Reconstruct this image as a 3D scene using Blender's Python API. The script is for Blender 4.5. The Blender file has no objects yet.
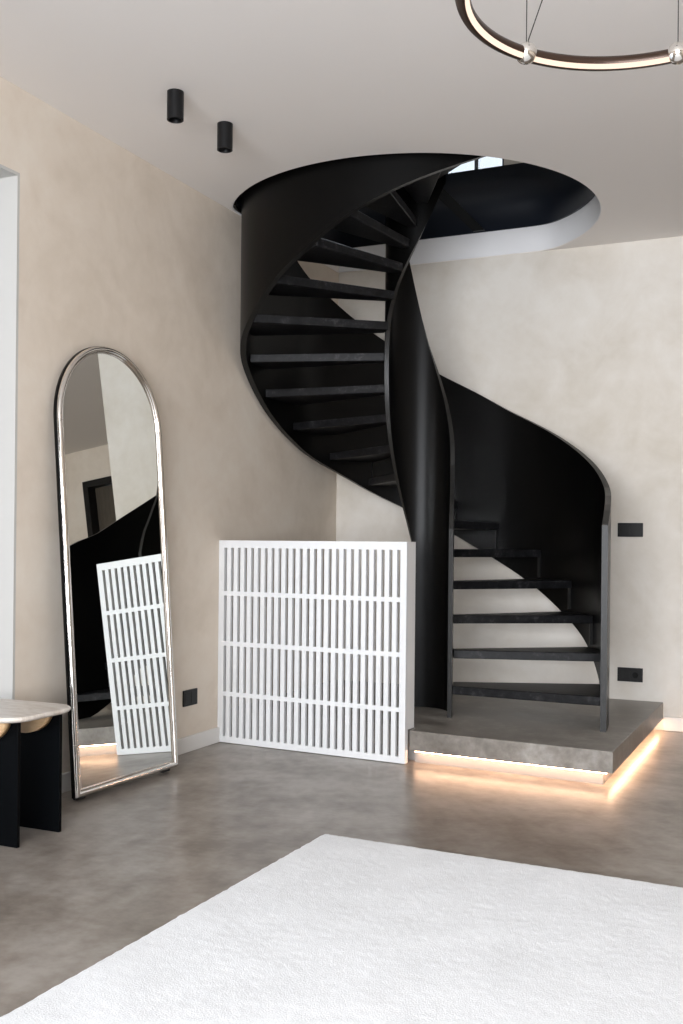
import bpy, bmesh, math, random
from mathutils import Vector, Matrix, noise

random.seed(7)
C = bpy.context.scene.collection
SC = bpy.context.scene
PI = math.pi

# ------------------------------------------------------------------ camera
YAW = 0.4251                       # camera looks this far left of +Y
ROLL = -0.0099
CAMP = Vector((2.7181, -5.9211, 1.0))
FW = Vector((-math.sin(YAW), math.cos(YAW), 0))
RT = Vector((math.cos(YAW), math.sin(YAW), 0))
UP = Vector((0, 0, 1))
cam_x = RT * math.cos(ROLL) - UP * math.sin(ROLL)
cam_y = RT * math.sin(ROLL) + UP * math.cos(ROLL)
cam_z = -FW
cd = bpy.data.cameras.new('camera')
cam = bpy.data.objects.new('camera', cd)
C.objects.link(cam)
m = Matrix((cam_x, cam_y, cam_z)).transposed().to_4x4()
m.translation = CAMP
cam.matrix_world = m
cd.sensor_fit = 'HORIZONTAL'
cd.sensor_width = 36.0
cd.lens = 36.0 * 1040.66 / 683.0
cd.shift_y = (544.27 - 512.0) / 683.0
cd.clip_start = 0.05
SC.camera = cam

# ------------------------------------------------------------------ colour management
SC.view_settings.view_transform = 'Standard'
SC.view_settings.look = 'None'
SC.view_settings.gamma = 1.0
SC.view_settings.use_curve_mapping = False
SC.view_settings.exposure = 0.27

# ------------------------------------------------------------------ world + daylight
W = bpy.data.worlds.new('sky')
SC.world = W
W.use_nodes = True
bg = W.node_tree.nodes['Background']
bg.inputs['Color'].default_value = (0.78, 0.88, 1.0, 1)
bg.inputs['Strength'].default_value = 1.0


def area(name, loc, direction, sx, sy, power, col):
    l = bpy.data.lights.new(name, 'AREA')
    l.shape = 'RECTANGLE'
    l.size = sx
    l.size_y = sy
    l.energy = power
    l.color = col
    o = bpy.data.objects.new(name, l)
    C.objects.link(o)
    o.location = loc
    o.rotation_euler = Vector(direction).to_track_quat('-Z', 'Y').to_euler()
    return o


# daylight outside the garden window (behind the camera), the left window, the upper floor window, and an added fill at upper left
area('garden_daylight', (2.9, -9.45, 1.45), (0, 1, 0), 4.4, 2.4, 640, (0.955, 0.98, 1.03))
area('side_daylight', (-0.62, -5.0, 1.25), (1, 0, 0), 2.2, 2.2, 18, (0.93, 0.97, 1.0))
area('upper_daylight', (0.68, 0.5, 3.95), (0, -1, -0.1), 0.8, 1.7, 32, (0.80, 0.90, 1.0))
area('upper_side_fill', (-0.5, -3.6, 4.2), (1, 0.25, -0.2), 2.6, 1.2, 90, (0.90, 0.95, 1.0))  # added lamp that brightens the drum lining of the stair opening


# ------------------------------------------------------------------ materials
def mat(name, col, rough=0.5, metal=0.0, spec=0.5):
    m_ = bpy.data.materials.new(name)
    m_.use_nodes = True
    b = m_.node_tree.nodes['Principled BSDF']
    b.inputs['Base Color'].default_value = (*col, 1)
    b.inputs['Roughness'].default_value = rough
    b.inputs['Metallic'].default_value = metal
    b.inputs['Specular IOR Level'].default_value = spec
    return m_


def N(m_, t, **k):
    n = m_.node_tree.nodes.new(t)
    for a, v in k.items():
        if hasattr(n, a):
            setattr(n, a, v)
        else:
            n.inputs[a.replace('_', ' ')].default_value = v
    return n


def L(m_, a, b):
    m_.node_tree.links.new(a, b)


def coords(m_, scale=(1, 1, 1)):
    tc = N(m_, 'ShaderNodeTexCoord')
    mp = N(m_, 'ShaderNodeMapping')
    mp.inputs['Scale'].default_value = scale
    L(m_, tc.outputs['Object'], mp.inputs['Vector'])
    return mp.outputs['Vector']


def mottled(name, stops, layers, rough=0.5, bump=None, rough_range=None, scale=(1, 1, 1), spec=0.5):
    """stops = colour ramp; layers = [(scale, detail, weight, distortion)] summed noise"""
    m_ = mat(name, stops[0][1], rough, spec=spec)
    b = m_.node_tree.nodes['Principled BSDF']
    v = coords(m_, scale)
    acc = None
    for sc, det, w, dis in layers:
        n = N(m_, 'ShaderNodeTexNoise')
        n.inputs['Scale'].default_value = sc
        n.inputs['Detail'].default_value = det
        n.inputs['Roughness'].default_value = 0.6
        n.inputs['Distortion'].default_value = dis
        L(m_, v, n.inputs['Vector'])
        mu = N(m_, 'ShaderNodeMath', operation='MULTIPLY_ADD')
        mu.inputs[1].default_value = w
        mu.inputs[2].default_value = 0.0
        L(m_, n.outputs['Fac'], mu.inputs[0])
        if acc is not None:
            L(m_, acc, mu.inputs[2])
        acc = mu.outputs[0]
    r = N(m_, 'ShaderNodeValToRGB')
    e = r.color_ramp.elements
    while len(e) < len(stops):
        e.new(0.5)
    for i, (p, c) in enumerate(stops):
        e[i].position = p
        e[i].color = (*c, 1)
    L(m_, acc, r.inputs['Fac'])
    L(m_, r.outputs['Color'], b.inputs['Base Color'])
    if rough_range:
        mr = N(m_, 'ShaderNodeMapRange')
        mr.inputs['From Min'].default_value = stops[0][0]
        mr.inputs['From Max'].default_value = stops[-1][0]
        mr.inputs['To Min'].default_value = rough_range[0]
        mr.inputs['To Max'].default_value = rough_range[1]
        L(m_, acc, mr.inputs['Value'])
        L(m_, mr.outputs['Result'], b.inputs['Roughness'])
    if bump:
        bsc, bst, bdist = bump
        n = N(m_, 'ShaderNodeTexNoise')
        n.inputs['Scale'].default_value = bsc
        n.inputs['Detail'].default_value = 6
        L(m_, v, n.inputs['Vector'])
        bp = N(m_, 'ShaderNodeBump')
        bp.inputs['Strength'].default_value = bst
        bp.inputs['Distance'].default_value = bdist
        L(m_, n.outputs['Fac'], bp.inputs['Height'])
        L(m_, bp.outputs['Normal'], b.inputs['Normal'])
    return m_


M = {}
M['plaster'] = mottled('beige_mineral_plaster',
                       [(0.36, (0.62, 0.535, 0.44)), (0.5, (0.70, 0.615, 0.52)), (0.64, (0.75, 0.68, 0.59))],
                       [(1.1, 5, 0.55, 0.6), (3.6, 6, 0.3, 0.8), (12, 5, 0.15, 0.2)], rough=0.62, bump=(9, 0.12, 0.01), spec=0.3)
M['plaster_pale'] = mottled('pale_mineral_plaster',
                            [(0.38, (0.59, 0.54, 0.465)), (0.5, (0.66, 0.615, 0.55)), (0.62, (0.72, 0.685, 0.63))],
                            [(1.1, 5, 0.55, 0.6), (3.6, 6, 0.3, 0.8), (12, 5, 0.15, 0.2)], rough=0.62, bump=(9, 0.12, 0.01), spec=0.3)
M['ceiling'] = mat('ceiling_paint', (0.85, 0.81, 0.775), 0.7, spec=0.3)
M['white_paint'] = mat('white_wall_paint', (0.78, 0.78, 0.79), 0.55, spec=0.35)
M['jamb'] = mat('shade_grey_jamb', (0.51, 0.50, 0.475), 0.5, spec=0.3)  # grey imitates shade on the window jamb
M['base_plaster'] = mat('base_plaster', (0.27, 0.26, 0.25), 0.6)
M['skirting'] = mat('skirting_paint', (0.70, 0.68, 0.65), 0.4)
M['floor'] = mottled('polished_concrete_floor',
                     [(0.40, (0.160, 0.134, 0.109)), (0.5, (0.262, 0.229, 0.197)), (0.60, (0.365, 0.334, 0.300))],
                     [(1.3, 5, 0.40, 0), (4.2, 7, 0.33, 0), (17, 6, 0.27, 0)], rough=0.31)
M['slab'] = mottled('cast_concrete_plinth',
                    [(0.38, (0.13, 0.115, 0.10)), (0.5, (0.225, 0.205, 0.18)), (0.62, (0.36, 0.34, 0.31))],
                    [(3.0, 6, 0.45, 0), (9.0, 8, 0.35, 0), (34, 6, 0.2, 0)], rough=0.38,
                    rough_range=(0.3, 0.5), bump=(26, 0.15, 0.004))
M['black_steel'] = mat('black_powder_coated_steel', (0.0020, 0.0019, 0.0018), 0.33, spec=0.13)
M['black_edge'] = mat('black_steel_edge', (0.012, 0.0115, 0.0105), 0.38, spec=0.35)
M['tread'] = mottled('black_stone_tread',
                     [(0.42, (0.004, 0.004, 0.0045)), (0.55, (0.010, 0.010, 0.011)), (0.68, (0.05, 0.049, 0.05))],
                     [(14, 8, 0.5, 0.8), (60, 6, 0.5, 0.3)], rough=0.42, bump=(60, 0.2, 0.002), spec=0.17)
M['screen'] = mat('white_lacquered_board', (0.74, 0.75, 0.755), 0.35)
M['board_edge'] = mat('white_lacquered_board_side', (0.80, 0.79, 0.775), 0.4)
M['chrome'] = mat('polished_nickel', (0.80, 0.77, 0.73), 0.10, metal=1.0)
M['mirror'] = mat('mirror_silvering', (0.80, 0.82, 0.80), 0.0, metal=1.0)
M['black_plastic'] = mat('black_plastic', (0.006, 0.006, 0.0065), 0.4, spec=0.25)
M['black_wood'] = mat('black_lacquered_board', (0.002, 0.0024, 0.003), 0.4, spec=0.05)
M['oak'] = mottled('pale_oak_veneer', [(0.35, (0.47, 0.30, 0.15)), (0.65, (0.62, 0.42, 0.24))],
                   [(3, 6, 0.6, 1.5), (16, 6, 0.4, 0.4)], rough=0.45, scale=(2, 2, 14))
M['travertine'] = mottled('cream_travertine',
                          [(0.35, (0.50, 0.43, 0.36)), (0.5, (0.66, 0.60, 0.54)), (0.65, (0.76, 0.72, 0.67))],
                          [(4, 8, 0.6, 2.5), (18, 8, 0.4, 1.0)], rough=0.3, scale=(1, 3, 1))
M['black_rubber'] = mat('black_rubber', (0.012, 0.012, 0.012), 0.6)
M['dark_frame'] = mat('dark_stained_frame', (0.009, 0.0085, 0.008), 0.4, spec=0.25)
M['dark_door'] = mottled('dark_oak_door', [(0.35, (0.045, 0.035, 0.024)), (0.65, (0.085, 0.068, 0.048))],
                         [(3, 6, 0.6, 1.5), (16, 6, 0.4, 0.4)], rough=0.5, scale=(10, 10, 1))
M['wire'] = mat('dark_suspension_wire', (0.06, 0.055, 0.05), 0.35, metal=0.7)
M['ring_black'] = mat('glow_tinted_black_ring', (0.05, 0.028, 0.018), 0.3, metal=0.5)  # brown tint imitates the lit band's glow on the black tube
M['window_frame'] = mat('grey_window_frame', (0.045, 0.055, 0.07), 0.4)


def emit(name, col, s):
    m_ = bpy.data.materials.new(name)
    m_.use_nodes = True
    nt = m_.node_tree
    nt.nodes.clear()
    e = nt.nodes.new('ShaderNodeEmission')
    e.inputs['Color'].default_value = (*col, 1)
    e.inputs['Strength'].default_value = s
    o = nt.nodes.new('ShaderNodeOutputMaterial')
    nt.links.new(e.outputs[0], o.inputs['Surface'])
    return m_


M['led'] = emit('warm_led_strip', (1.0, 0.60, 0.37), 28)
M['ring_led'] = emit('warm_ring_led', (1.0, 0.76, 0.60), 1.15)


def glass(name):
    m_ = bpy.data.materials.new(name)
    m_.use_nodes = True
    nt = m_.node_tree
    nt.nodes.clear()
    t = nt.nodes.new('ShaderNodeBsdfTransparent')
    g = nt.nodes.new('ShaderNodeBsdfGlossy')
    g.inputs['Roughness'].default_value = 0.0
    f = nt.nodes.new('ShaderNodeFresnel')
    f.inputs['IOR'].default_value = 1.45
    x = nt.nodes.new('ShaderNodeMixShader')
    o = nt.nodes.new('ShaderNodeOutputMaterial')
    nt.links.new(f.outputs[0], x.inputs[0])
    nt.links.new(t.outputs[0], x.inputs[1])
    nt.links.new(g.outputs[0], x.inputs[2])
    nt.links.new(x.outputs[0], o.inputs['Surface'])
    return m_


M['glass'] = glass('window_glass')


# rug pile: colour with fine fibre variation
def rug_mat():
    m_ = mat('white_wool_pile', (0.83, 0.825, 0.82), 0.95, spec=0.1)
    b = m_.node_tree.nodes['Principled BSDF']
    b.inputs['Sheen Weight'].default_value = 0.3
    v = coords(m_)
    n = N(m_, 'ShaderNodeTexNoise')
    n.inputs['Scale'].default_value = 240
    n.inputs['Detail'].default_value = 4
    L(m_, v, n.inputs['Vector'])
    n2 = N(m_, 'ShaderNodeTexNoise')
    n2.inputs['Scale'].default_value = 7
    n2.inputs['Detail'].default_value = 5
    L(m_, v, n2.inputs['Vector'])
    ad = N(m_, 'ShaderNodeMath', operation='MULTIPLY_ADD')
    ad.inputs[1].default_value = 0.6
    L(m_, n.outputs['Fac'], ad.inputs[0])
    mu = N(m_, 'ShaderNodeMath', operation='MULTIPLY')
    mu.inputs[1].default_value = 0.4
    L(m_, n2.outputs['Fac'], mu.inputs[0])
    L(m_, mu.outputs[0], ad.inputs[2])
    r = N(m_, 'ShaderNodeValToRGB')
    r.color_ramp.elements[0].position = 0.35
    r.color_ramp.elements[0].color = (0.70, 0.71, 0.72, 1)
    r.color_ramp.elements[1].position = 0.62
    r.color_ramp.elements[1].color = (0.83, 0.845, 0.86, 1)
    L(m_, ad.outputs[0], r.inputs['Fac'])
    L(m_, r.outputs['Color'], b.inputs['Base Color'])
    bp = N(m_, 'ShaderNodeBump')
    bp.inputs['Strength'].default_value = 0.5
    bp.inputs['Distance'].default_value = 0.003
    L(m_, n.outputs['Fac'], bp.inputs['Height'])
    L(m_, bp.outputs['Normal'], b.inputs['Normal'])
    return m_


M['rug'] = rug_mat()


# ------------------------------------------------------------------ mesh helpers
class MB:
    def __init__(self):
        self.v = []
        self.f = []
        self.smooth = []

    def add(self, vs, fs, smooth=False):
        o = len(self.v)
        self.v += [tuple(p) for p in vs]
        self.f += [tuple(i + o for i in f) for f in fs]
        self.smooth += [smooth] * len(fs)
        return self

    def box(self, x0, x1, y0, y1, z0, z1):
        x0, x1 = min(x0, x1), max(x0, x1)
        y0, y1 = min(y0, y1), max(y0, y1)
        vs = [(x, y, z) for z in (z0, z1) for x, y in ((x0, y0), (x1, y0), (x1, y1), (x0, y1))]
        return self.add(vs, [(3, 2, 1, 0), (4, 5, 6, 7), (0, 1, 5, 4), (1, 2, 6, 5), (2, 3, 7, 6), (3, 0, 4, 7)])

    def prism(self, poly, z0, z1):
        a = sum(poly[i][0] * poly[(i + 1) % len(poly)][1] - poly[(i + 1) % len(poly)][0] * poly[i][1] for i in range(len(poly)))
        if a < 0:
            poly = poly[::-1]
        n = len(poly)
        vs = [(x, y, z0) for x, y in poly] + [(x, y, z1) for x, y in poly]
        fs = [tuple(range(n - 1, -1, -1)), tuple(range(n, 2 * n))]
        fs += [(i, (i + 1) % n, n + (i + 1) % n, n + i) for i in range(n)]
        return self.add(vs, fs)

    def cyl(self, p0, p1, r, seg=32, r1=None, cap=True):
        p0, p1 = Vector(p0), Vector(p1)
        r1 = r if r1 is None else r1
        d = (p1 - p0).normalized()
        a = d.orthogonal().normalized()
        b = d.cross(a)
        vs = []
        for p, rr in ((p0, r), (p1, r1)):
            for i in range(seg):
                t = 2 * PI * i / seg
                vs.append(p + (a * math.cos(t) + b * math.sin(t)) * rr)
        o = len(self.v)
        self.add(vs, [(i, (i + 1) % seg, seg + (i + 1) % seg, seg + i) for i in range(seg)], True)
        if cap:
            self.add(vs[:seg], [tuple(range(seg - 1, -1, -1))])
            self.add(vs[seg:], [tuple(range(seg))])
        return self

    def sphere(self, c, r, seg=24, rings=14):
        vs = [(c[0], c[1], c[2] - r)]
        for j in range(1, rings):
            a = -PI / 2 + PI * j / rings
            for i in range(seg):
                t = 2 * PI * i / seg
                vs.append((c[0] + r * math.cos(a) * math.cos(t), c[1] + r * math.cos(a) * math.sin(t), c[2] + r * math.sin(a)))
        vs.append((c[0], c[1], c[2] + r))
        fs = []
        for i in range(seg):
            fs.append((0, 1 + (i + 1) % seg, 1 + i))
        for j in range(rings - 2):
            for i in range(seg):
                a = 1 + j * seg
                fs.append((a + i, a + (i + 1) % seg, a + seg + (i + 1) % seg, a + seg + i))
        last = len(vs) - 1
        a = 1 + (rings - 2) * seg
        for i in range(seg):
            fs.append((a + i, a + (i + 1) % seg, last))
        return self.add(vs, fs, True)

    def build(self, name, material, parent=None, bevel=0.0, bseg=2, origin=None, weld=True):
        me = bpy.data.meshes.new(name)
        o = Vector(origin) if origin is not None else Vector((0, 0, 0))
        me.from_pydata([tuple(Vector(p) - o) for p in self.v], [], self.f)
        me.polygons.foreach_set('use_smooth', self.smooth)
        bm = bmesh.new()
        bm.from_mesh(me)
        if weld:
            bmesh.ops.remove_doubles(bm, verts=bm.verts, dist=1e-5)
        bmesh.ops.recalc_face_normals(bm, faces=bm.faces)
        bm.to_mesh(me)
        bm.free()
        me.update()
        ob = bpy.data.objects.new(name, me)
        C.objects.link(ob)
        ob.location = o
        ms = material if isinstance(material, (list, tuple)) else [material]
        for x in ms:
            me.materials.append(x)
        if bevel:
            b = ob.modifiers.new('bevel', 'BEVEL')
            b.width = bevel
            b.segments = bseg
            b.limit_method = 'ANGLE'
            b.angle_limit = math.radians(40)
        if parent is not None:
            ob.parent = parent
            ob.location = o - parent_loc(parent)
        return ob


def parent_loc(p):
    r = Vector((0, 0, 0))
    while p is not None:
        r += p.location
        p = p.parent
    return r


def struct(name, mb, material, parent=None, **k):
    o = mb.build(name, material, parent, **k)
    o['kind'] = 'structure'
    return o


def tag(o, label, cat, group=None):
    o['label'] = label
    o['category'] = cat
    if group:
        o['group'] = group
    return o


def thing(name, label, cat, loc, group=None):
    o = bpy.data.objects.new(name, None)
    o.empty_display_size = 0.1
    C.objects.link(o)
    o.location = loc
    return tag(o, label, cat, group)


def lerp_tab(tab, x):
    if x <= tab[0][0]:
        return tab[0][1]
    for (a, va), (b, vb) in zip(tab, tab[1:]):
        if x <= b:
            return va + (vb - va) * (x - a) / (b - a)
    return tab[-1][1]


def smooth_tab(tab, x, w=4.0):
    # light smoothing of a piecewise linear table
    return sum(lerp_tab(tab, x + d * w) * k for d, k in ((-1, .08), (-.66, .14), (-.33, .18), (0, .2), (.33, .18), (.66, .14), (1, .08)))


# ------------------------------------------------------------------ the room
H = 2.6967          # ceiling
FZ = 2.857          # upper floor level
TOPZ = 5.3
RX = 6.4            # right wall
BY = -9.0           # wall behind the camera
HC = (0.7958, -0.8005)
HR = 0.9557
OPY0, OPY1, OPZ = -2.872, -6.2, 2.378   # tall window opening in the left wall

struct('floor', MB().box(-0.4, RX + 0.3, BY - 0.3, 4.3, -0.12, 0.0), M['floor'])

mb = MB()
mb.box(-0.34, 0, 0.3, OPY0, 0, TOPZ)
mb.box(-0.34, 0, OPY0, OPY1, OPZ, 3.5)
mb.box(-0.34, 0, OPY0, OPY1, 4.9, TOPZ)
mb.box(-0.34, 0, -5.0, OPY1, 3.5, 4.9)
mb.box(-0.34, 0, OPY1, BY - 0.3, 0, TOPZ)
struct('wall_left', mb, M['plaster'])

BX = 2.13           # the back wall stops here; a passage opens behind it
PY = 2.86           # far end of that passage
WX0, WX1, WZ0, WZ1 = 0.30, 1.055, 3.05, 4.75   # upper floor window in the back wall
mb = MB()
mb.box(0, WX0, 0, 0.3, 0, TOPZ)
mb.box(WX0, WX1, 0, 0.3, 0, WZ0)
mb.box(WX0, WX1, 0, 0.3, WZ1, TOPZ)
mb.box(WX1, BX, 0, 0.3, 0, TOPZ)
mb.box(BX, RX + 0.3, 0, 0.3, FZ - 0.01, TOPZ)
struct('wall_back', mb, M['plaster_pale'])

struct('wall_right', MB().box(RX, RX + 0.3, PY + 0.3, BY - 0.3, 0, TOPZ), M['plaster'])
# passage behind the back wall, with a dark-framed doorway in its far wall
DX0, DX1, DZ = 4.02, 4.90, 2.30
mb = MB()
mb.box(BX - 0.3, DX0, PY, PY + 0.3, 0, H + 0.02)
mb.box(DX0, DX1, PY, PY + 0.3, DZ, H + 0.02)
mb.box(DX1, RX, PY, PY + 0.3, 0, H + 0.02)
struct('wall_passage_end', mb, M['plaster'])
struct('wall_passage_left', MB().box(BX - 0.3, BX, 0.3, PY, 0, H + 0.02), M['plaster'])

# wall behind the camera with a wide garden window
GX0, GX1, GZ = 0.7, 5.1, 2.45
mb = MB()
mb.box(-0.34, GX0, BY, BY - 0.3, 0, TOPZ)
mb.box(GX1, RX + 0.3, BY, BY - 0.3, 0, TOPZ)
mb.box(GX0, GX1, BY, BY - 0.3, GZ, TOPZ)
struct('wall_front', mb, M['plaster'])

# floor slab of the upper storey: round stair opening that runs out to both walls
def soft(v, lo, k=0.035):
    t = (v - lo) / k
    return lo + k * math.log1p(math.exp(t)) if t < 40 else v


def rim(t, lo=0.004, dr=0.0):
    x = HC[0] + (HR + dr) * math.cos(t)
    y = HC[1] + (HR + dr) * math.sin(t)
    return (soft(x, lo, 0.022), -soft(-y, lo, 0.022))


NA = 180
arc = [rim(PI / 2 - 1.5 * PI * i / NA) for i in range(NA + 1)]     # back wall -> right -> front -> left wall
poly = [(0.004, -0.004)] + arc + [(0, arc[-1][1]), (0, BY), (RX, BY), (RX, 4.2), (1.83, 4.2), (1.83, 0), (0, 0), (0, -0.3), (0.004, -0.3)]
top = MB()
n = len(poly)
# triangulate by bmesh so that the concave outline fills cleanly
bm = bmesh.new()
lo = [bm.verts.new((x, y, H)) for x, y in poly]
f = bm.faces.new(lo)
ret = bmesh.ops.extrude_face_region(bm, geom=[f])
for v in [g for g in ret['geom'] if isinstance(g, bmesh.types.BMVert)]:
    v.co.z = FZ
bm.faces.ensure_lookup_table()
bmesh.ops.triangulate(bm, faces=[f_ for f_ in bm.faces if len(f_.verts) > 4])
bmesh.ops.recalc_face_normals(bm, faces=bm.faces)
me = bpy.data.meshes.new('ceiling')
bm.to_mesh(me)
bm.free()
ceil = bpy.data.objects.new('ceiling', me)
C.objects.link(ceil)
ceil['kind'] = 'structure'
me.materials.append(M['ceiling'])

# white painted drum lining of the opening, and its straight runs along the walls
def ribbon(path, t, z0, z1):
    P = [Vector((*p, 0)) for p in path]
    rows = []
    for i, p in enumerate(P):
        d0 = (P[i] - P[i - 1]).normalized() if i > 0 else (P[1] - P[0]).normalized()
        d1 = (P[i + 1] - P[i]).normalized() if i < len(P) - 1 else d0
        nn = (Vector((-d0.y, d0.x, 0)) + Vector((-d1.y, d1.x, 0))).normalized()
        k = 1.0 / max(0.5, nn.dot(Vector((-d0.y, d0.x, 0))))
        a = p + nn * t / 2 * k
        b = p - nn * t / 2 * k
        rows.append([(a.x, a.y, z0), (b.x, b.y, z0), (b.x, b.y, z1), (a.x, a.y, z1)])
    mb = MB()
    for r0, r1 in zip(rows, rows[1:]):
        mb.add(r0 + r1, [(0, 4, 7, 3), (1, 2, 6, 5)], True)
        mb.add(r0 + r1, [(0, 1, 5, 4), (3, 7, 6, 2)])
    mb.add(rows[0], [(0, 1, 2, 3)])
    mb.add(rows[-1], [(0, 3, 2, 1)])
    return mb


o = struct('trim_1', ribbon([(0.006, -0.006)] + [rim(PI / 2 - 1.5 * PI * i / NA, 0.006, -0.002) for i in range(NA + 1)], 0.004, H + 0.003, FZ - 0.014), M['white_paint'])
o.modifiers.new('s', 'EDGE_SPLIT').split_angle = math.radians(35)

# upper storey shell: ceiling only (its walls are the tall walls above)
struct('ceiling_upper', MB().box(-0.34, RX + 0.3, BY - 0.3, 0.3, TOPZ, TOPZ + 0.1), M['ceiling'])

# skirting boards
SKH = 0.076
struct('baseboard_left', MB().box(0.0, 0.014, -1.405, OPY0, 0, SKH), M['skirting'], bevel=0.003)
struct('baseboard_back', MB().box(1.985, 2.13, -0.014, 0.0, 0, SKH), M['skirting'], bevel=0.003)
struct('baseboard_passage', MB().box(BX, DX0 - 0.06, PY - 0.014, PY, 0, SKH), M['skirting'], bevel=0.003)


def window(name, cx, cy, w, h, z0, axis, nx=2, nz=1, fr=0.05, dep=0.06):
    """framed glazed window; axis 'x' = runs along x, 'y' = runs along y"""
    mb = MB()

    def bar(a0, a1, z_0, z_1, d=dep):
        if axis == 'x':
            mb.box(cx + a0, cx + a1, cy - d / 2, cy + d / 2, z_0, z_1)
        else:
            mb.box(cx - d / 2, cx + d / 2, cy + a0, cy + a1, z_0, z_1)
    bar(-w / 2, w / 2, z0, z0 + fr)
    bar(-w / 2, w / 2, z0 + h - fr, z0 + h)
    bar(-w / 2, -w / 2 + fr, z0 + fr, z0 + h - fr)
    bar(w / 2 - fr, w / 2, z0 + fr, z0 + h - fr)
    for i in range(1, nx):
        a = -w / 2 + w * i / nx
        bar(a - fr * 0.4, a + fr * 0.4, z0 + fr, z0 + h - fr)
    for i in range(1, nz):
        z = z0 + h * i / nz
        bar(-w / 2 + fr, w / 2 - fr, z - fr * 0.4, z + fr * 0.4, dep * 0.9)
    o = struct(name, mb, M['window_frame'])
    g = MB()
    if axis == 'x':
        g.box(cx - w / 2 + fr, cx + w / 2 - fr, cy - 0.004, cy + 0.004, z0 + fr, z0 + h - fr)
    else:
        g.box(cx - 0.004, cx + 0.004, cy - w / 2 + fr, cy + w / 2 - fr, z0 + fr, z0 + h - fr)
    g.build('pane', M['glass'], o)
    return o


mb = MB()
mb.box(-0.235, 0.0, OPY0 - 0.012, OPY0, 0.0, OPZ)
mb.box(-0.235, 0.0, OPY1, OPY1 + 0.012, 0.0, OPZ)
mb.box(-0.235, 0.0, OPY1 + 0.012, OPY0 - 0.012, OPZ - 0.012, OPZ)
struct('trim_2', mb, M['jamb'])  # added lining, darkens the reveal as if shaded

window('window_1', (WX0 + WX1) / 2, 0.1, WX1 - WX0, WZ1 - WZ0, WZ0, 'x', nx=4, fr=0.03)
window('window_2', -0.27, (OPY0 + OPY1) / 2, OPY0 - OPY1, OPZ, 0.0, 'y', nx=3, fr=0.05)
window('added_window', -0.27, (OPY0 - 5.0) / 2, OPY0 + 5.0, 1.4, 3.5, 'y', nx=3, fr=0.05)  # added window, gives the upper side fill an opening
window('window_3', (GX0 + GX1) / 2, BY - 0.15, GX1 - GX0, GZ, 0.0, 'x', nx=4, fr=0.06)

# doorway at the end of the passage, seen only in the mirror: dark door half open in a dark frame
mb = MB()
mb.box(DX0 - 0.05, DX0 + 0.02, PY - 0.03, PY + 0.2, 0, DZ + 0.05)
mb.box(DX1 - 0.02, DX1 + 0.05, PY - 0.03, PY + 0.2, 0, DZ + 0.05)
mb.box(DX0 + 0.02, DX1 - 0.02, PY - 0.03, PY + 0.2, DZ - 0.02, DZ + 0.05)
d = struct('door_1', mb, M['dark_frame'])
MB().box(DX0 + 0.30, DX1 - 0.025, PY + 0.08, PY + 0.12, 0.005, DZ - 0.025).build('door_leaf', M['dark_door'], d, bevel=0.002)
mb = MB().cyl((DX0 + 0.38, PY + 0.08, 1.02), (DX0 + 0.38, PY + 0.03, 1.02), 0.01, 16)
mb.cyl((DX0 + 0.37, PY + 0.035, 1.02), (DX0 + 0.50, PY + 0.035, 1.02), 0.009, 16)
mb.build('door_handle', M['black_plastic'], d)
struct('wall_beyond', MB().box(DX0 - 0.4, DX1 + 0.4, PY + 1.2, PY + 1.3, 0, H + 0.02), M['plaster'])

# ------------------------------------------------------------------ concrete plinth with light strip
PZ0, PZ1 = 0.061, 0.153
SLAB = [(0.003, -0.002), (1.981, -0.002), (1.9735, -1.5345), (1.0493, -1.462), (1.0493, -1.385), (0.003, -1.31)]
pl = thing('concrete_plinth', 'low floating concrete plinth under the black spiral staircase, lit along its underside', 'plinth', (1.0, -0.75, 0))
MB().prism(SLAB, PZ0, PZ1).build('plinth_slab', M['slab'], pl, bevel=0.003)
BASE = [(0.003, -0.002), (1.93, -0.002), (1.925, -1.478), (1.058, -1.410), (1.058, -1.37), (0.003, -1.29)]
MB().prism(BASE, 0.0, PZ0).build('recessed_base', M['base_plaster'], pl)


def strip(p, q, w, z0, z1):
    p, q = Vector((*p, 0)), Vector((*q, 0))
    d = (q - p).normalized()
    nn = Vector((-d.y, d.x, 0)) * w / 2
    return [((p + nn).x, (p + nn).y), ((q + nn).x, (q + nn).y), ((q - nn).x, (q - nn).y), ((p - nn).x, (p - nn).y)]


mb = MB()
mb.prism(strip((1.07, -1.441), (1.945, -1.510), 0.010, 0, 0), 0.055, 0.0605)
mb.prism(strip((1.951, -1.500), (1.957, -0.02), 0.010, 0, 0), 0.055, 0.0605)
mb.build('light_strip', M['led'], pl)

# ------------------------------------------------------------------ spiral staircase
AX = Vector((0.8914, -0.9394))
O0 = Vector((0.9142, -0.8944))
HCV = Vector(HC)
RIN = 0.181


def sm(t):
    t = min(1, max(0, t))
    return t * t * (3 - 2 * t)


def outer(th, dr=0.0):
    w = sm((th - 110) / 110.0)
    c = O0 * (1 - w) + HCV * w
    R = 0.8918 * (1 - w) + 0.890 * w + dr
    t = math.radians(th) + YAW
    lo = 0.048 - dr                      # the plate flattens where it runs past the two walls
    w = (max(0.0, -6 - th) / 16.0) ** 1.4       # the foot of the plate runs out straight
    return (soft(c.x + R * math.cos(t), lo) + 0.033 * w, -soft(-(c.y + R * math.sin(t)), lo) - 0.230 * w)


def inner(th, dr=0.0):
    t = math.radians(th) + YAW
    w = (max(0.0, -6 - th) / 16.0) ** 1.4
    return (AX.x + (RIN + dr) * math.cos(t) + 0.038 * w, AX.y + (RIN + dr) * math.sin(t) - 0.108 * w)


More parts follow.
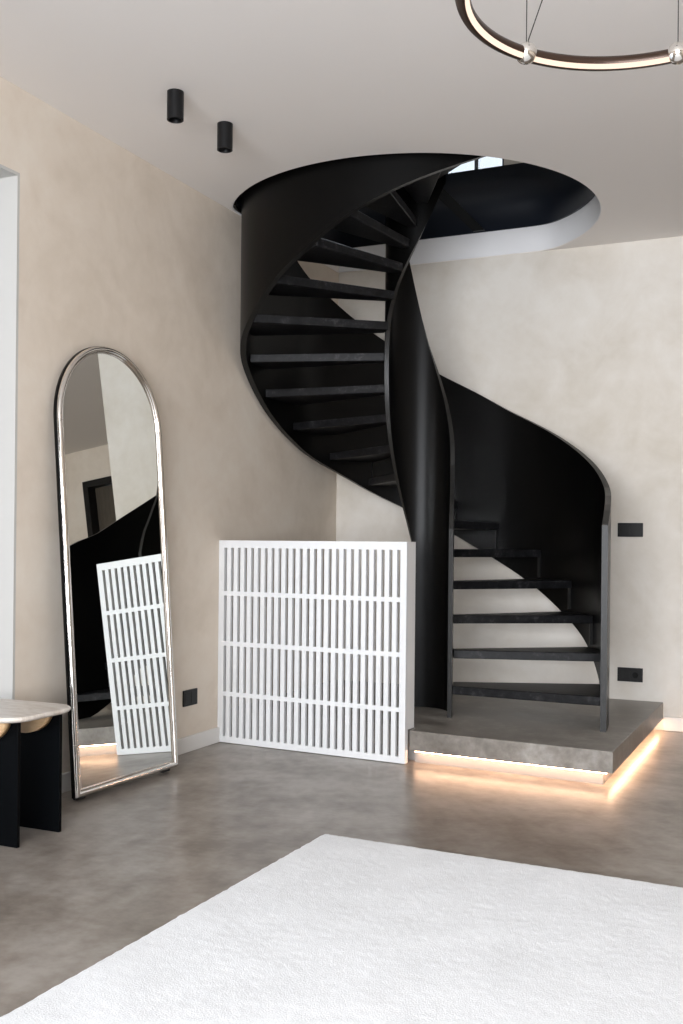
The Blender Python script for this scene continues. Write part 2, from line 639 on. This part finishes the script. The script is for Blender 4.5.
OUT_LOW = [(-22, .153), (-13.5, .153), (-1, .312), (12, .49), (30, .659), (47, .828), (64, .98), (73.5, 1.064), (94.5, 1.227),
           (106, 1.307), (120, 1.419), (143.5, 1.57), (164, 1.693), (177, 1.825), (184, 1.92), (192, 1.985), (201, 2.04),
           (211, 2.124), (221, 2.235), (234, 2.337), (244, 2.438), (254.5, 2.515), (266, 2.593), (279, 2.672), (290, 2.74), (306, 2.85)]
OUT_TOP = [(-22, 1.10), (-17, 1.19), (-12, 1.25), (-2, 1.33), (9.5, 1.428), (22, 1.532), (35.5, 1.644), (53, 1.78), (66, 1.90),
           (80, 2.014), (106, 2.25), (114, 2.325), (125, 2.437), (142.5, 2.582), (180, 2.93), (306, 3.95)]
IN_LOW = [(98, 1.021), (107, 1.131), (123, 1.292), (142.5, 1.487), (160, 1.673), (172, 1.83),
          (182, 1.97), (197, 2.13), (224, 2.29), (244, 2.40), (260, 2.49), (280, 2.62), (306, 2.80)]
IN_TOP = [(-22, 1.08), (-19, 1.19), (-10, 1.36), (3, 1.51), (20, 1.64), (35.5, 1.764), (53, 1.90), (71, 2.051), (87, 2.233),
          (106, 2.46), (140, 2.80), (180, 3.12), (306, 3.97)]

stair = thing('spiral_staircase', 'black steel spiral staircase with solid curved sides standing on the concrete plinth',
              'staircase', (AX.x, AX.y, PZ1))


def sheet(pts):
    """pts: list of (inner xy, outer xy, z_low, z_high) along the run -> closed plate of real thickness"""
    mb = MB()
    rows = []
    for a, b, z0, z1 in pts:
        rows.append([(a[0], a[1], z0), (b[0], b[1], z0), (b[0], b[1], z1), (a[0], a[1], z1)])
    for r0, r1 in zip(rows, rows[1:]):
        vs = r0 + r1
        mb.add(vs, [(0, 4, 7, 3), (1, 2, 6, 5)], True)
        mb.add(vs, [(0, 1, 5, 4), (3, 7, 6, 2)], False)
    mb.add(rows[0], [(0, 1, 2, 3)])
    mb.add(rows[-1], [(0, 3, 2, 1)])
    return mb


def finish_sheet(mb, name, material_edge):
    me_o = mb.build(name, [M['black_steel'], material_edge], stair)
    # narrow edge faces (top, bottom, ends) take a lighter black that imitates their thin highlight
    me = me_o.data
    for p in me.polygons:
        if not p.use_smooth:
            p.material_index = 1
    # keep plate edges crisp
    md = me_o.modifiers.new('edges', 'EDGE_SPLIT')
    md.split_angle = math.radians(40)
    return me_o


pts = []
th_ = -22.0
while th_ <= 306.01:
    w = 3 if th_ > -8 else 0.01
    pts.append((outer(th_), outer(th_, 0.028), smooth_tab(OUT_LOW, th_, (14 if 150 < th_ < 222 else 6) if th_ > 6 else .01), smooth_tab(OUT_TOP, th_, w)))
    th_ += 2.0
o = finish_sheet(sheet(pts), 'outer_balustrade', M['black_edge'])

pts = []
th_ = -22.0
while th_ <= 96.01:
    pts.append((inner(th_, -0.022), inner(th_), PZ1, smooth_tab(IN_TOP, th_, 3 if th_ > -14 else .01)))
    th_ += 2.0
pts.append((inner(96.2, -0.022), inner(96.2), 1.0, smooth_tab(IN_TOP, 96.2, 3)))
th_ = 98.0
while th_ <= 306.01:
    pts.append((inner(th_, -0.022), inner(th_), smooth_tab(IN_LOW, th_, 6 if th_ > 106 else .01), smooth_tab(IN_TOP, th_, 3)))
    th_ += 2.0
o = finish_sheet(sheet(pts), 'inner_balustrade', M['black_edge'])

TREADS = [(-21.3, -5, .309), (-9, 11, .472), (6, 27, .643), (22, 43, .815), (38, 61, .980), (56, 76, 1.133), (72, 92.5, 1.262), (89, 108, 1.39),
          (105.5, 124.5, 1.53), (122.5, 146, 1.679), (143.5, 168.5, 1.821), (166, 183, 1.975), (180, 206, 2.118),
          (203, 221, 2.262), (218, 237, 2.392), (234, 248, 2.505), (245, 259, 2.605), (258, 275, 2.72), (272, 291, 2.84)]
TT = 0.042
for k, (a, b, z) in enumerate(TREADS):
    ns = 8
    p_out = [outer(a + (b - a) * i / ns, -0.002) for i in range(ns + 1)]
    p_in = [inner(a + (b - a) * i / ns, 0.002) for i in range(ns, -1, -1)]
    cx = sum(p[0] for p in p_out + p_in) / (2 * ns + 2)
    cy = sum(p[1] for p in p_out + p_in) / (2 * ns + 2)
    t = MB().prism(p_out + p_in, z - TT, z).build('tread', M['tread'], stair, bevel=0.003, bseg=1, origin=(cx, cy, z - TT))
    # slim upright lug that carries the outer end of the tread on the balustrade
    if 1 <= k <= 8:
        g = []
        zl = max(z - TT - 0.112, smooth_tab(OUT_LOW, a + 2, 3) + 0.01)
        if z - TT - zl > 0.02:
            q = [outer(a + 0.6, -0.001), outer(a + 1.1, -0.001), outer(a + 1.1, -0.018), outer(a + 0.6, -0.018)]
            MB().prism(q, zl, z - TT).build('tread_lug', M['black_edge'] if k < 6 else M['black_steel'], stair)

# ------------------------------------------------------------------ upper gallery parapet round the opening
guard = stair
path = [rim(PI + 0.62 - 0.62 * i / 12, 0.009, -0.009) for i in range(13)]
path += [(0.009, -0.45), (0.009, -0.009), (0.45, -0.009)]
path += [rim(PI / 2 - (PI / 2 + 1.0) * i / 70.0, 0.009, -0.009) for i in range(71)]
M['parapet'] = mat('sky_tinted_parapet_steel', (0.008, 0.011, 0.018), 0.42, spec=0.3)  # blue of the sky light put into the black steel colour
ribbon(path, 0.012, FZ - 0.0135, FZ + 0.36).build('gallery_parapet', M['parapet'], guard)
br = MB()
q = [(0.703, 3.118), (0.955, 2.846), (0.885, 2.846), (0.664, 3.073)]
br.add([(x, -0.046, z) for x, z in q] + [(x, -0.028, z) for x, z in q], [(0, 1, 2, 3), (7, 6, 5, 4), (0, 4, 5, 1), (1, 5, 6, 2), (2, 6, 7, 3), (3, 7, 4, 0)])
br.build('diagonal_band', M['black_steel'], guard)  # black band slanting across the back run of the parapet
left_run = [rim(PI + 0.66 - 0.66 * i / 12, 0.008, -0.010) for i in range(13)]
ribbon(left_run, 0.010, H + 0.035, FZ - 0.014).build('parapet_return', M['parapet'], guard)
ribbon(left_run, 0.014, H + 0.006, H + 0.035).build('foot_rail', M['black_steel'], guard)

# ------------------------------------------------------------------ white slatted screen box beside the stair
scr = thing('slatted_screen', 'white slatted wooden screen standing between the left wall and the plinth', 'screen', (0.52, -1.4, 0))
SA = Vector((0.001, -1.410, 0))
SB = Vector((1.036, -1.4838, 0))
sd = (SB - SA).normalized()
sn = Vector((-sd.y, sd.x, 0))       # points to the back wall
SW = (SB - SA).length
SH = 1.014
SLAT_T = 0.018


def sbox(mb, a0, a1, z0, z1, d0, d1):
    q = []
    for a, d in ((a0, d0), (a1, d0), (a1, d1), (a0, d1)):
        p = SA + sd * a + sn * d
        q.append((p.x, p.y))
    return mb.prism(q, z0, z1)


FS, FTOP, FBOT = 0.032, 0.037, 0.032
rows_z = [(0.033, 0.236), (0.257, 0.487), (0.509, 0.738), (0.760, 0.977)]
mb = MB()
sbox(mb, 0, FS, 0.003, SH, 0, SLAT_T)
sbox(mb, SW - FS, SW, 0.003, SH, 0, SLAT_T)
sbox(mb, FS, SW - FS, 0.003, rows_z[0][0], 0, SLAT_T)
sbox(mb, FS, SW - FS, rows_z[3][1], SH, 0, SLAT_T)
for i in range(3):
    sbox(mb, FS, SW - FS, rows_z[i][1], rows_z[i + 1][0], 0, SLAT_T)
frame = mb.build('screen_frame', M['screen'], scr, weld=False)
NS = 25
slot = 0.0168
pitch = (SW - 2 * FS - slot) / (NS - 1)
slats = []
for i in range(NS - 1):
    a0 = FS + slot + i * pitch
    a1 = FS + (i + 1) * pitch
    mb = MB()
    sbox(mb, a0, a1, rows_z[0][0], rows_z[3][1], 0.0006, SLAT_T - 0.0006)
    mb.build('slat', M['screen'], scr)
mb = MB()
sbox(mb, SW - 0.018, SW, PZ1 + 0.002, SH, SLAT_T, 0.098)
sbox(mb, SW - 0.018, SW, 0.003, PZ1 + 0.002, SLAT_T, 0.030)
mb.build('side_panel', M['board_edge'], scr, weld=False)
mb = MB()
sbox(mb, 0.0, 0.018, 0.003, SH, SLAT_T, 0.085)
mb.build('side_panel', M['board_edge'], scr, weld=False)

# ------------------------------------------------------------------ leaning arched mirror
mir = bpy.data.objects.new('standing_mirror', None)
C.objects.link(mir)
tag(mir, 'tall arched mirror with a polished nickel frame leaning on the beige left wall', 'mirror')
# local frame: u along the wall (towards the back), v up the mirror, w out of the glass
MW = 0.664
MY0, MX0 = -2.722, 0.176
MLEN = 1.795
LEAN = math.radians(4.28)
u = Vector((0.037, 1.0, 0)).normalized()
wv = Vector((math.cos(LEAN), -0.037 * math.cos(LEAN), math.sin(LEAN))).normalized()
vv = u.cross(wv) * -1
if vv.z < 0:
    vv = -vv
mm = Matrix((u, vv, wv)).transposed().to_4x4()
mm.translation = Vector((MX0, MY0, 0.020))
mir.matrix_world = mm


def arch_outline(w, h, inset, seg=48):
    r = w / 2 - inset
    cx_ = w / 2
    cy_ = h - w / 2
    pts = [(inset, inset), (w - inset, inset)]
    for i in range(seg + 1):
        t = PI * i / seg
        pts.append((cx_ + r * math.cos(t), cy_ + r * math.sin(t)))
    return pts


def loft_loops(loops):
    """loops: list of closed loops (same count) of 3-D points"""
    mb = MB()
    n = len(loops[0])
    for a, b in zip(loops, loops[1:]):
        for i in range(n):
            j = (i + 1) % n
            mb.add([a[i], a[j], b[j], b[i]], [(0, 1, 2, 3)], True)
    return mb


def child_local(mb, name, material, parent, **k):
    o = mb.build(name, material, None, **k)
    o.parent = parent
    return o


FD = 0.027      # frame depth behind the front face
# black outer channel
loops = []
for ins, d in ((0.004, -0.008), (0.0, -0.012), (0.0, -FD), (0.02, -FD), (0.02, -0.012)):
    loops.append([(x, y, d) for x, y in arch_outline(MW, MLEN, ins)])
loops.append(loops[0])
child_local(loft_loops(loops), 'frame_channel', M['black_steel'], mir)
# rounded polished face
loops = []
for k in range(9):
    t = PI * k / 8
    ins = 0.0015 + 0.0115 * (1 - math.cos(t))
    d = -0.010 + 0.013 * math.sin(t)
    loops.append([(x, y, d) for x, y in arch_outline(MW, MLEN, ins)])
loops.append(loops[0])
fr = child_local(loft_loops(loops), 'frame_face', M['chrome'], mir)
fr.modifiers.new('s', 'EDGE_SPLIT').split_angle = math.radians(35)
# inner bead
loops = []
for ins, d in ((0.025, -0.010), (0.0265, -0.004), (0.030, -0.004), (0.031, -0.012)):
    loops.append([(x, y, d) for x, y in arch_outline(MW, MLEN, ins)])
child_local(loft_loops(loops), 'inner_bead', M['chrome'], mir)
# glass
g = arch_outline(MW, MLEN, 0.022)
mb = MB()
mb.add([(x, y, -0.0105) for x, y in g] + [(x, y, -0.016) for x, y in g],
       [tuple(range(len(g))), tuple(range(2 * len(g) - 1, len(g) - 1, -1))])
child_local(mb, 'mirror_glass', M['mirror'], mir)
# backing board
g = arch_outline(MW, MLEN, 0.012)
mb = MB()
mb.add([(x, y, -0.017) for x, y in g] + [(x, y, -FD + 0.004) for x, y in g],
       [tuple(range(len(g))), tuple(range(2 * len(g) - 1, len(g) - 1, -1))])
child_local(mb, 'backing_board', M['black_plastic'], mir)
for a in (0.03, MW - 0.08):
    child_local(MB().box(a, a + 0.05, -0.014, 0.10, -FD - 0.022, -FD), 'rubber_foot', M['black_rubber'], mir, bevel=0.004)
# joint sleeves where the arch meets the straight sides, and at the foot corners
for a, b in ((0.013, MLEN - MW / 2 - 0.01), (MW - 0.013, MLEN - MW / 2 - 0.01), (0.013, 0.20), (MW - 0.013, 0.20)):
    child_local(MB().cyl((a, b, -0.0085), (a, b + 0.003, -0.0085), 0.0122, 24), 'frame_joint', M['chrome'], mir)

# ------------------------------------------------------------------ side table at the left edge
TBX0, TBX1, TBY0, TBY1 = 0.055, 0.462, -3.395, -3.065
tb = thing('side_table', 'small side table with rounded cream stone top and black panel legs', 'side table', (0.26, -3.19, 0))


def rounded_rect(x0, x1, y0, y1, r, seg=12):
    p = []
    for cx_, cy_, a in ((x1 - r, y1 - r, 0), (x0 + r, y1 - r, 90), (x0 + r, y0 + r, 180), (x1 - r, y0 + r, 270)):
        for i in range(seg + 1):
            t = math.radians(a + 90 * i / seg)
            p.append((cx_ + r * math.cos(t), cy_ + r * math.sin(t)))
    return p


r_ = rounded_rect(TBX0, TBX1, TBY0, TBY1, 0.085)
loops = []
ccx, ccy = (TBX0 + TBX1) / 2, (TBY0 + TBY1) / 2


def inset(loop, d):
    w_, h_ = (TBX1 - TBX0) / 2, (TBY1 - TBY0) / 2
    return [(ccx + (x - ccx) * (w_ - d) / w_, ccy + (y - ccy) * (h_ - d) / h_) for x, y in loop]


mb = MB()
prev = None
prof = [(0.014, 0.4255), (0.004, 0.430), (0.001, 0.4335), (0.0, 0.437), (0.001, 0.441), (0.004, 0.4445)]
ls = [[(x, y, z) for x, y in inset(r_, d)] for d, z in prof]
for a, b in zip(ls, ls[1:]):
    for i in range(len(a)):
        j = (i + 1) % len(a)
        mb.add([a[i], a[j], b[j], b[i]], [(0, 1, 2, 3)], True)
mb.add(ls[0], [tuple(range(len(ls[0]) - 1, -1, -1))])
mb.add(ls[-1], [tuple(range(len(ls[-1])))])
o = mb.build('table_top', M['travertine'], tb)
o.modifiers.new('s', 'EDGE_SPLIT').split_angle = math.radians(30)
for y in (-3.268, -3.061):
    MB().box(0.15, 0.368, y, y + 0.014, 0.0, 0.425).build('leg', M['black_wood'], tb, bevel=0.001)


def halfdisc(cx_, y0, y1, rx, rz, ztop):
    mb = MB()
    n_ = 28
    f_ = [(cx_ + rx * math.cos(PI + PI * i / n_), ztop + rz * math.sin(PI + PI * i / n_)) for i in range(n_ + 1)]
    vs = [(x, y0, z) for x, z in f_] + [(x, y1, z) for x, z in f_]
    k = n_ + 1
    mb.add(vs, [tuple(range(k)), tuple(range(2 * k - 1, k - 1, -1)), (0, k, 2 * k - 1, k - 1)])
    mb.add(vs, [(i, i + 1, k + i + 1, k + i) for i in range(n_)], True)
    return mb


halfdisc(0.235, -3.093, -3.062, 0.108, 0.088, 0.425).build('wooden_bracket', M['oak'], tb)
halfdisc(0.235, -3.300, -3.269, 0.108, 0.088, 0.425).build('wooden_bracket', M['oak'], tb)

# ------------------------------------------------------------------ rug
def make_rug():
    c0, cR, cL = Vector((1.207, -2.712)), Vector((2.384, -2.757)), Vector((1.191, -4.228))
    du = (cR - c0).normalized()
    dv = (cL - c0).normalized()
    LU, LV = 2.9, 3.4
    nu, nv = 330, 380
    vs = []
    for j in range(nv + 1):
        for i in range(nu + 1):
            p = c0 + du * (LU * i / nu) + dv * (LV * j / nv)
            e = min(i, nu - i) * LU / nu, min(j, nv - j) * LV / nv
            edge = min(1, min(e) / 0.02)
            h = 0.020 * (0.35 + 0.65 * math.sqrt(edge)) if min(e) > 1e-6 else 0.002
            q = Vector((p.x, p.y, 0))
            k = noise.noise(q * 45) * 0.5 + noise.noise(q * 95) * 0.5
            big = noise.noise(q * 5.0)
            h += (0.0016 * k + 0.0010 * big) * edge
            jx = noise.noise(q * 38 + Vector((3, 9, 1))) * (0.004 if edge < 1 else 0.002)
            jy = noise.noise(q * 38 + Vector((7, 2, 5))) * (0.004 if edge < 1 else 0.002)
            vs.append((p.x + jx, p.y + jy, h))
    fs = []
    for j in range(nv):
        for i in range(nu):
            a = j * (nu + 1) + i
            fs.append((a, a + 1, a + nu + 2, a + nu + 1))
    mb = MB()
    mb.add(vs, fs, True)
    bot = [c0, c0 + du * LU, c0 + du * LU + dv * LV, c0 + dv * LV]
    mb.add([(p.x, p.y, 0.001) for p in bot], [(3, 2, 1, 0)])
    return mb.build('rug', M['rug'], None, weld=False)


tag(make_rug(), 'large white wool rug lying on the concrete floor', 'rug')

# ------------------------------------------------------------------ wall plates
def plate(name, label, org, axis, w, h, detail, group=None):
    t = thing(name, label, 'socket' if 'socket' in name else 'switch', org)
    x, y, z = org
    mb = MB()
    if axis == 'x':     # on the back wall
        mb.box(x - w / 2, x + w / 2, y - 0.009, y, z - h / 2, z + h / 2)
        mb.build('cover_plate', M['black_plastic'], t, bevel=0.002)
        mods = []
        k = w / 2 * 0.86
        for s in (-1, 1):
            mods.append((s * k / 2 + x, k * 0.92))
        for mx, mw in mods:
            MB().box(mx - mw / 2, mx + mw / 2, y - 0.0105, y - 0.009, z - h * 0.36, z + h * 0.36).build('module', M['dark_frame'], t, bevel=0.001)
        if detail:
            MB().cyl((x + k / 2, y - 0.0120, z), (x + k / 2, y - 0.0103, z), 0.017, 28).build('socket_well', M['black_steel'], t)
    else:
        mb.box(x, x + 0.009, y - w / 2, y + w / 2, z - h / 2, z + h / 2)
        mb.build('cover_plate', M['black_plastic'], t, bevel=0.002)
        k = w / 2 * 0.86
        for s in (-1, 1):
            my = y + s * k / 2
            MB().box(x + 0.009, x + 0.0105, my - k * 0.46, my + k * 0.46, z - h * 0.36, z + h * 0.36).build('module', M['dark_frame'], t, bevel=0.001)
    return t


plate('wall_socket', 'black double wall socket low on the left wall between the mirror and the white screen', (0.0, -1.670, 0.258), 'y', 0.120, 0.0765, False)
plate('wall_switch', 'black double switch plate higher up on the back wall right of the staircase', (1.7965, 0.0, 1.0955), 'x', 0.137, 0.077, False)
plate('wall_socket', 'black wall socket just above the plinth on the back wall right of the staircase', (1.803, 0.0, 0.293), 'x', 0.137, 0.077, True)

# ------------------------------------------------------------------ ceiling spots
def spot(x, y, label):
    t = thing('ceiling_spotlight', label, 'spotlight', (x, y, H), 'surface ceiling spotlights')
    r = 0.0315
    h = 0.106
    mb = MB()
    loops_ = []
    for rr, z in ((r, H), (r, H - h), (r - 0.004, H - h - 0.0015), (r - 0.006, H - h), (r - 0.012, H - h + 0.03)):
        loops_.append([(x + rr * math.cos(2 * PI * i / 40), y + rr * math.sin(2 * PI * i / 40), z) for i in range(40)])
    for a, b in zip(loops_, loops_[1:]):
        for i in range(40):
            j = (i + 1) % 40
            mb.add([a[i], a[j], b[j], b[i]], [(0, 1, 2, 3)], True)
    o_ = mb.build('spot_body', M['black_plastic'], t)
    o_.modifiers.new('s', 'EDGE_SPLIT').split_angle = math.radians(35)
    MB().cyl((x, y, H - h + 0.03), (x, y, H - h + 0.034), r - 0.011, 32).build('lens', M['chrome'], t)
    return t


spot(0.5173, -2.616, 'black cylinder spotlight on the ceiling, the one further from the stair opening')
spot(0.5356, -2.284, 'black cylinder spotlight on the ceiling, the one nearer the stair opening')

# ------------------------------------------------------------------ ring pendant
RC = Vector((2.3782, -3.727))
RZ = 2.158
RR = 0.356
rt_ = 0.0165
ring = thing('ring_pendant', 'dark ring pendant lamp with lit band and polished metal balls', 'pendant lamp', (RC.x, RC.y, H))


def torus_part(R, r, a0, a1, z, n1=120, n2=12, dr=0.0):
    mb = MB()
    for i in range(n1):
        vs = []
        for q in (i, i + 1):
            t = 2 * PI * q / n1
            for k in range(n2 + 1):
                a = a0 + (a1 - a0) * k / n2
                rr = R + (r + dr) * math.cos(a)
                vs.append((RC.x + rr * math.cos(t), RC.y + rr * math.sin(t), z + (r + dr) * math.sin(a)))
        mb.add(vs, [(k, k + 1, n2 + 1 + k + 1, n2 + 1 + k) for k in range(n2)], True)
    return mb


# cross-section angles: 180 deg = towards the ring centre, 270 deg = straight down
a_led0, a_led1 = math.radians(206), math.radians(250)
torus_part(RR, rt_, a_led1, a_led0 + 2 * PI, RZ, n2=22).build('ring_tube', M['ring_black'], ring)
torus_part(RR, rt_, a_led0, a_led1, RZ, n2=8).build('light_band', M['ring_led'], ring)
ang0 = math.radians(113.25)
for k in range(6):
    a = ang0 + (k - 0.5) * math.radians(59.8)
    sx, sy = RC.x + RR * math.cos(a), RC.y + RR * math.sin(a)
    b = MB().sphere((sx, sy, RZ + 0.003), 0.0255).build('ball_joint', M['chrome'], ring)
    MB().cyl((sx, sy, RZ + 0.02), (sx, sy, H), 0.0012, 8).build('suspension_wire', M['wire'], ring)
    if k == 1:
        MB().cyl((sx, sy, RZ + 0.02), (RC.x - 0.03, RC.y + 0.05, H - 0.02), 0.0014, 8).build('power_cable', M['wire'], ring)
MB().cyl((RC.x, RC.y, H - 0.03), (RC.x, RC.y, H), 0.06, 40).build('ceiling_rose', M['black_plastic'], ring, bevel=0.003)
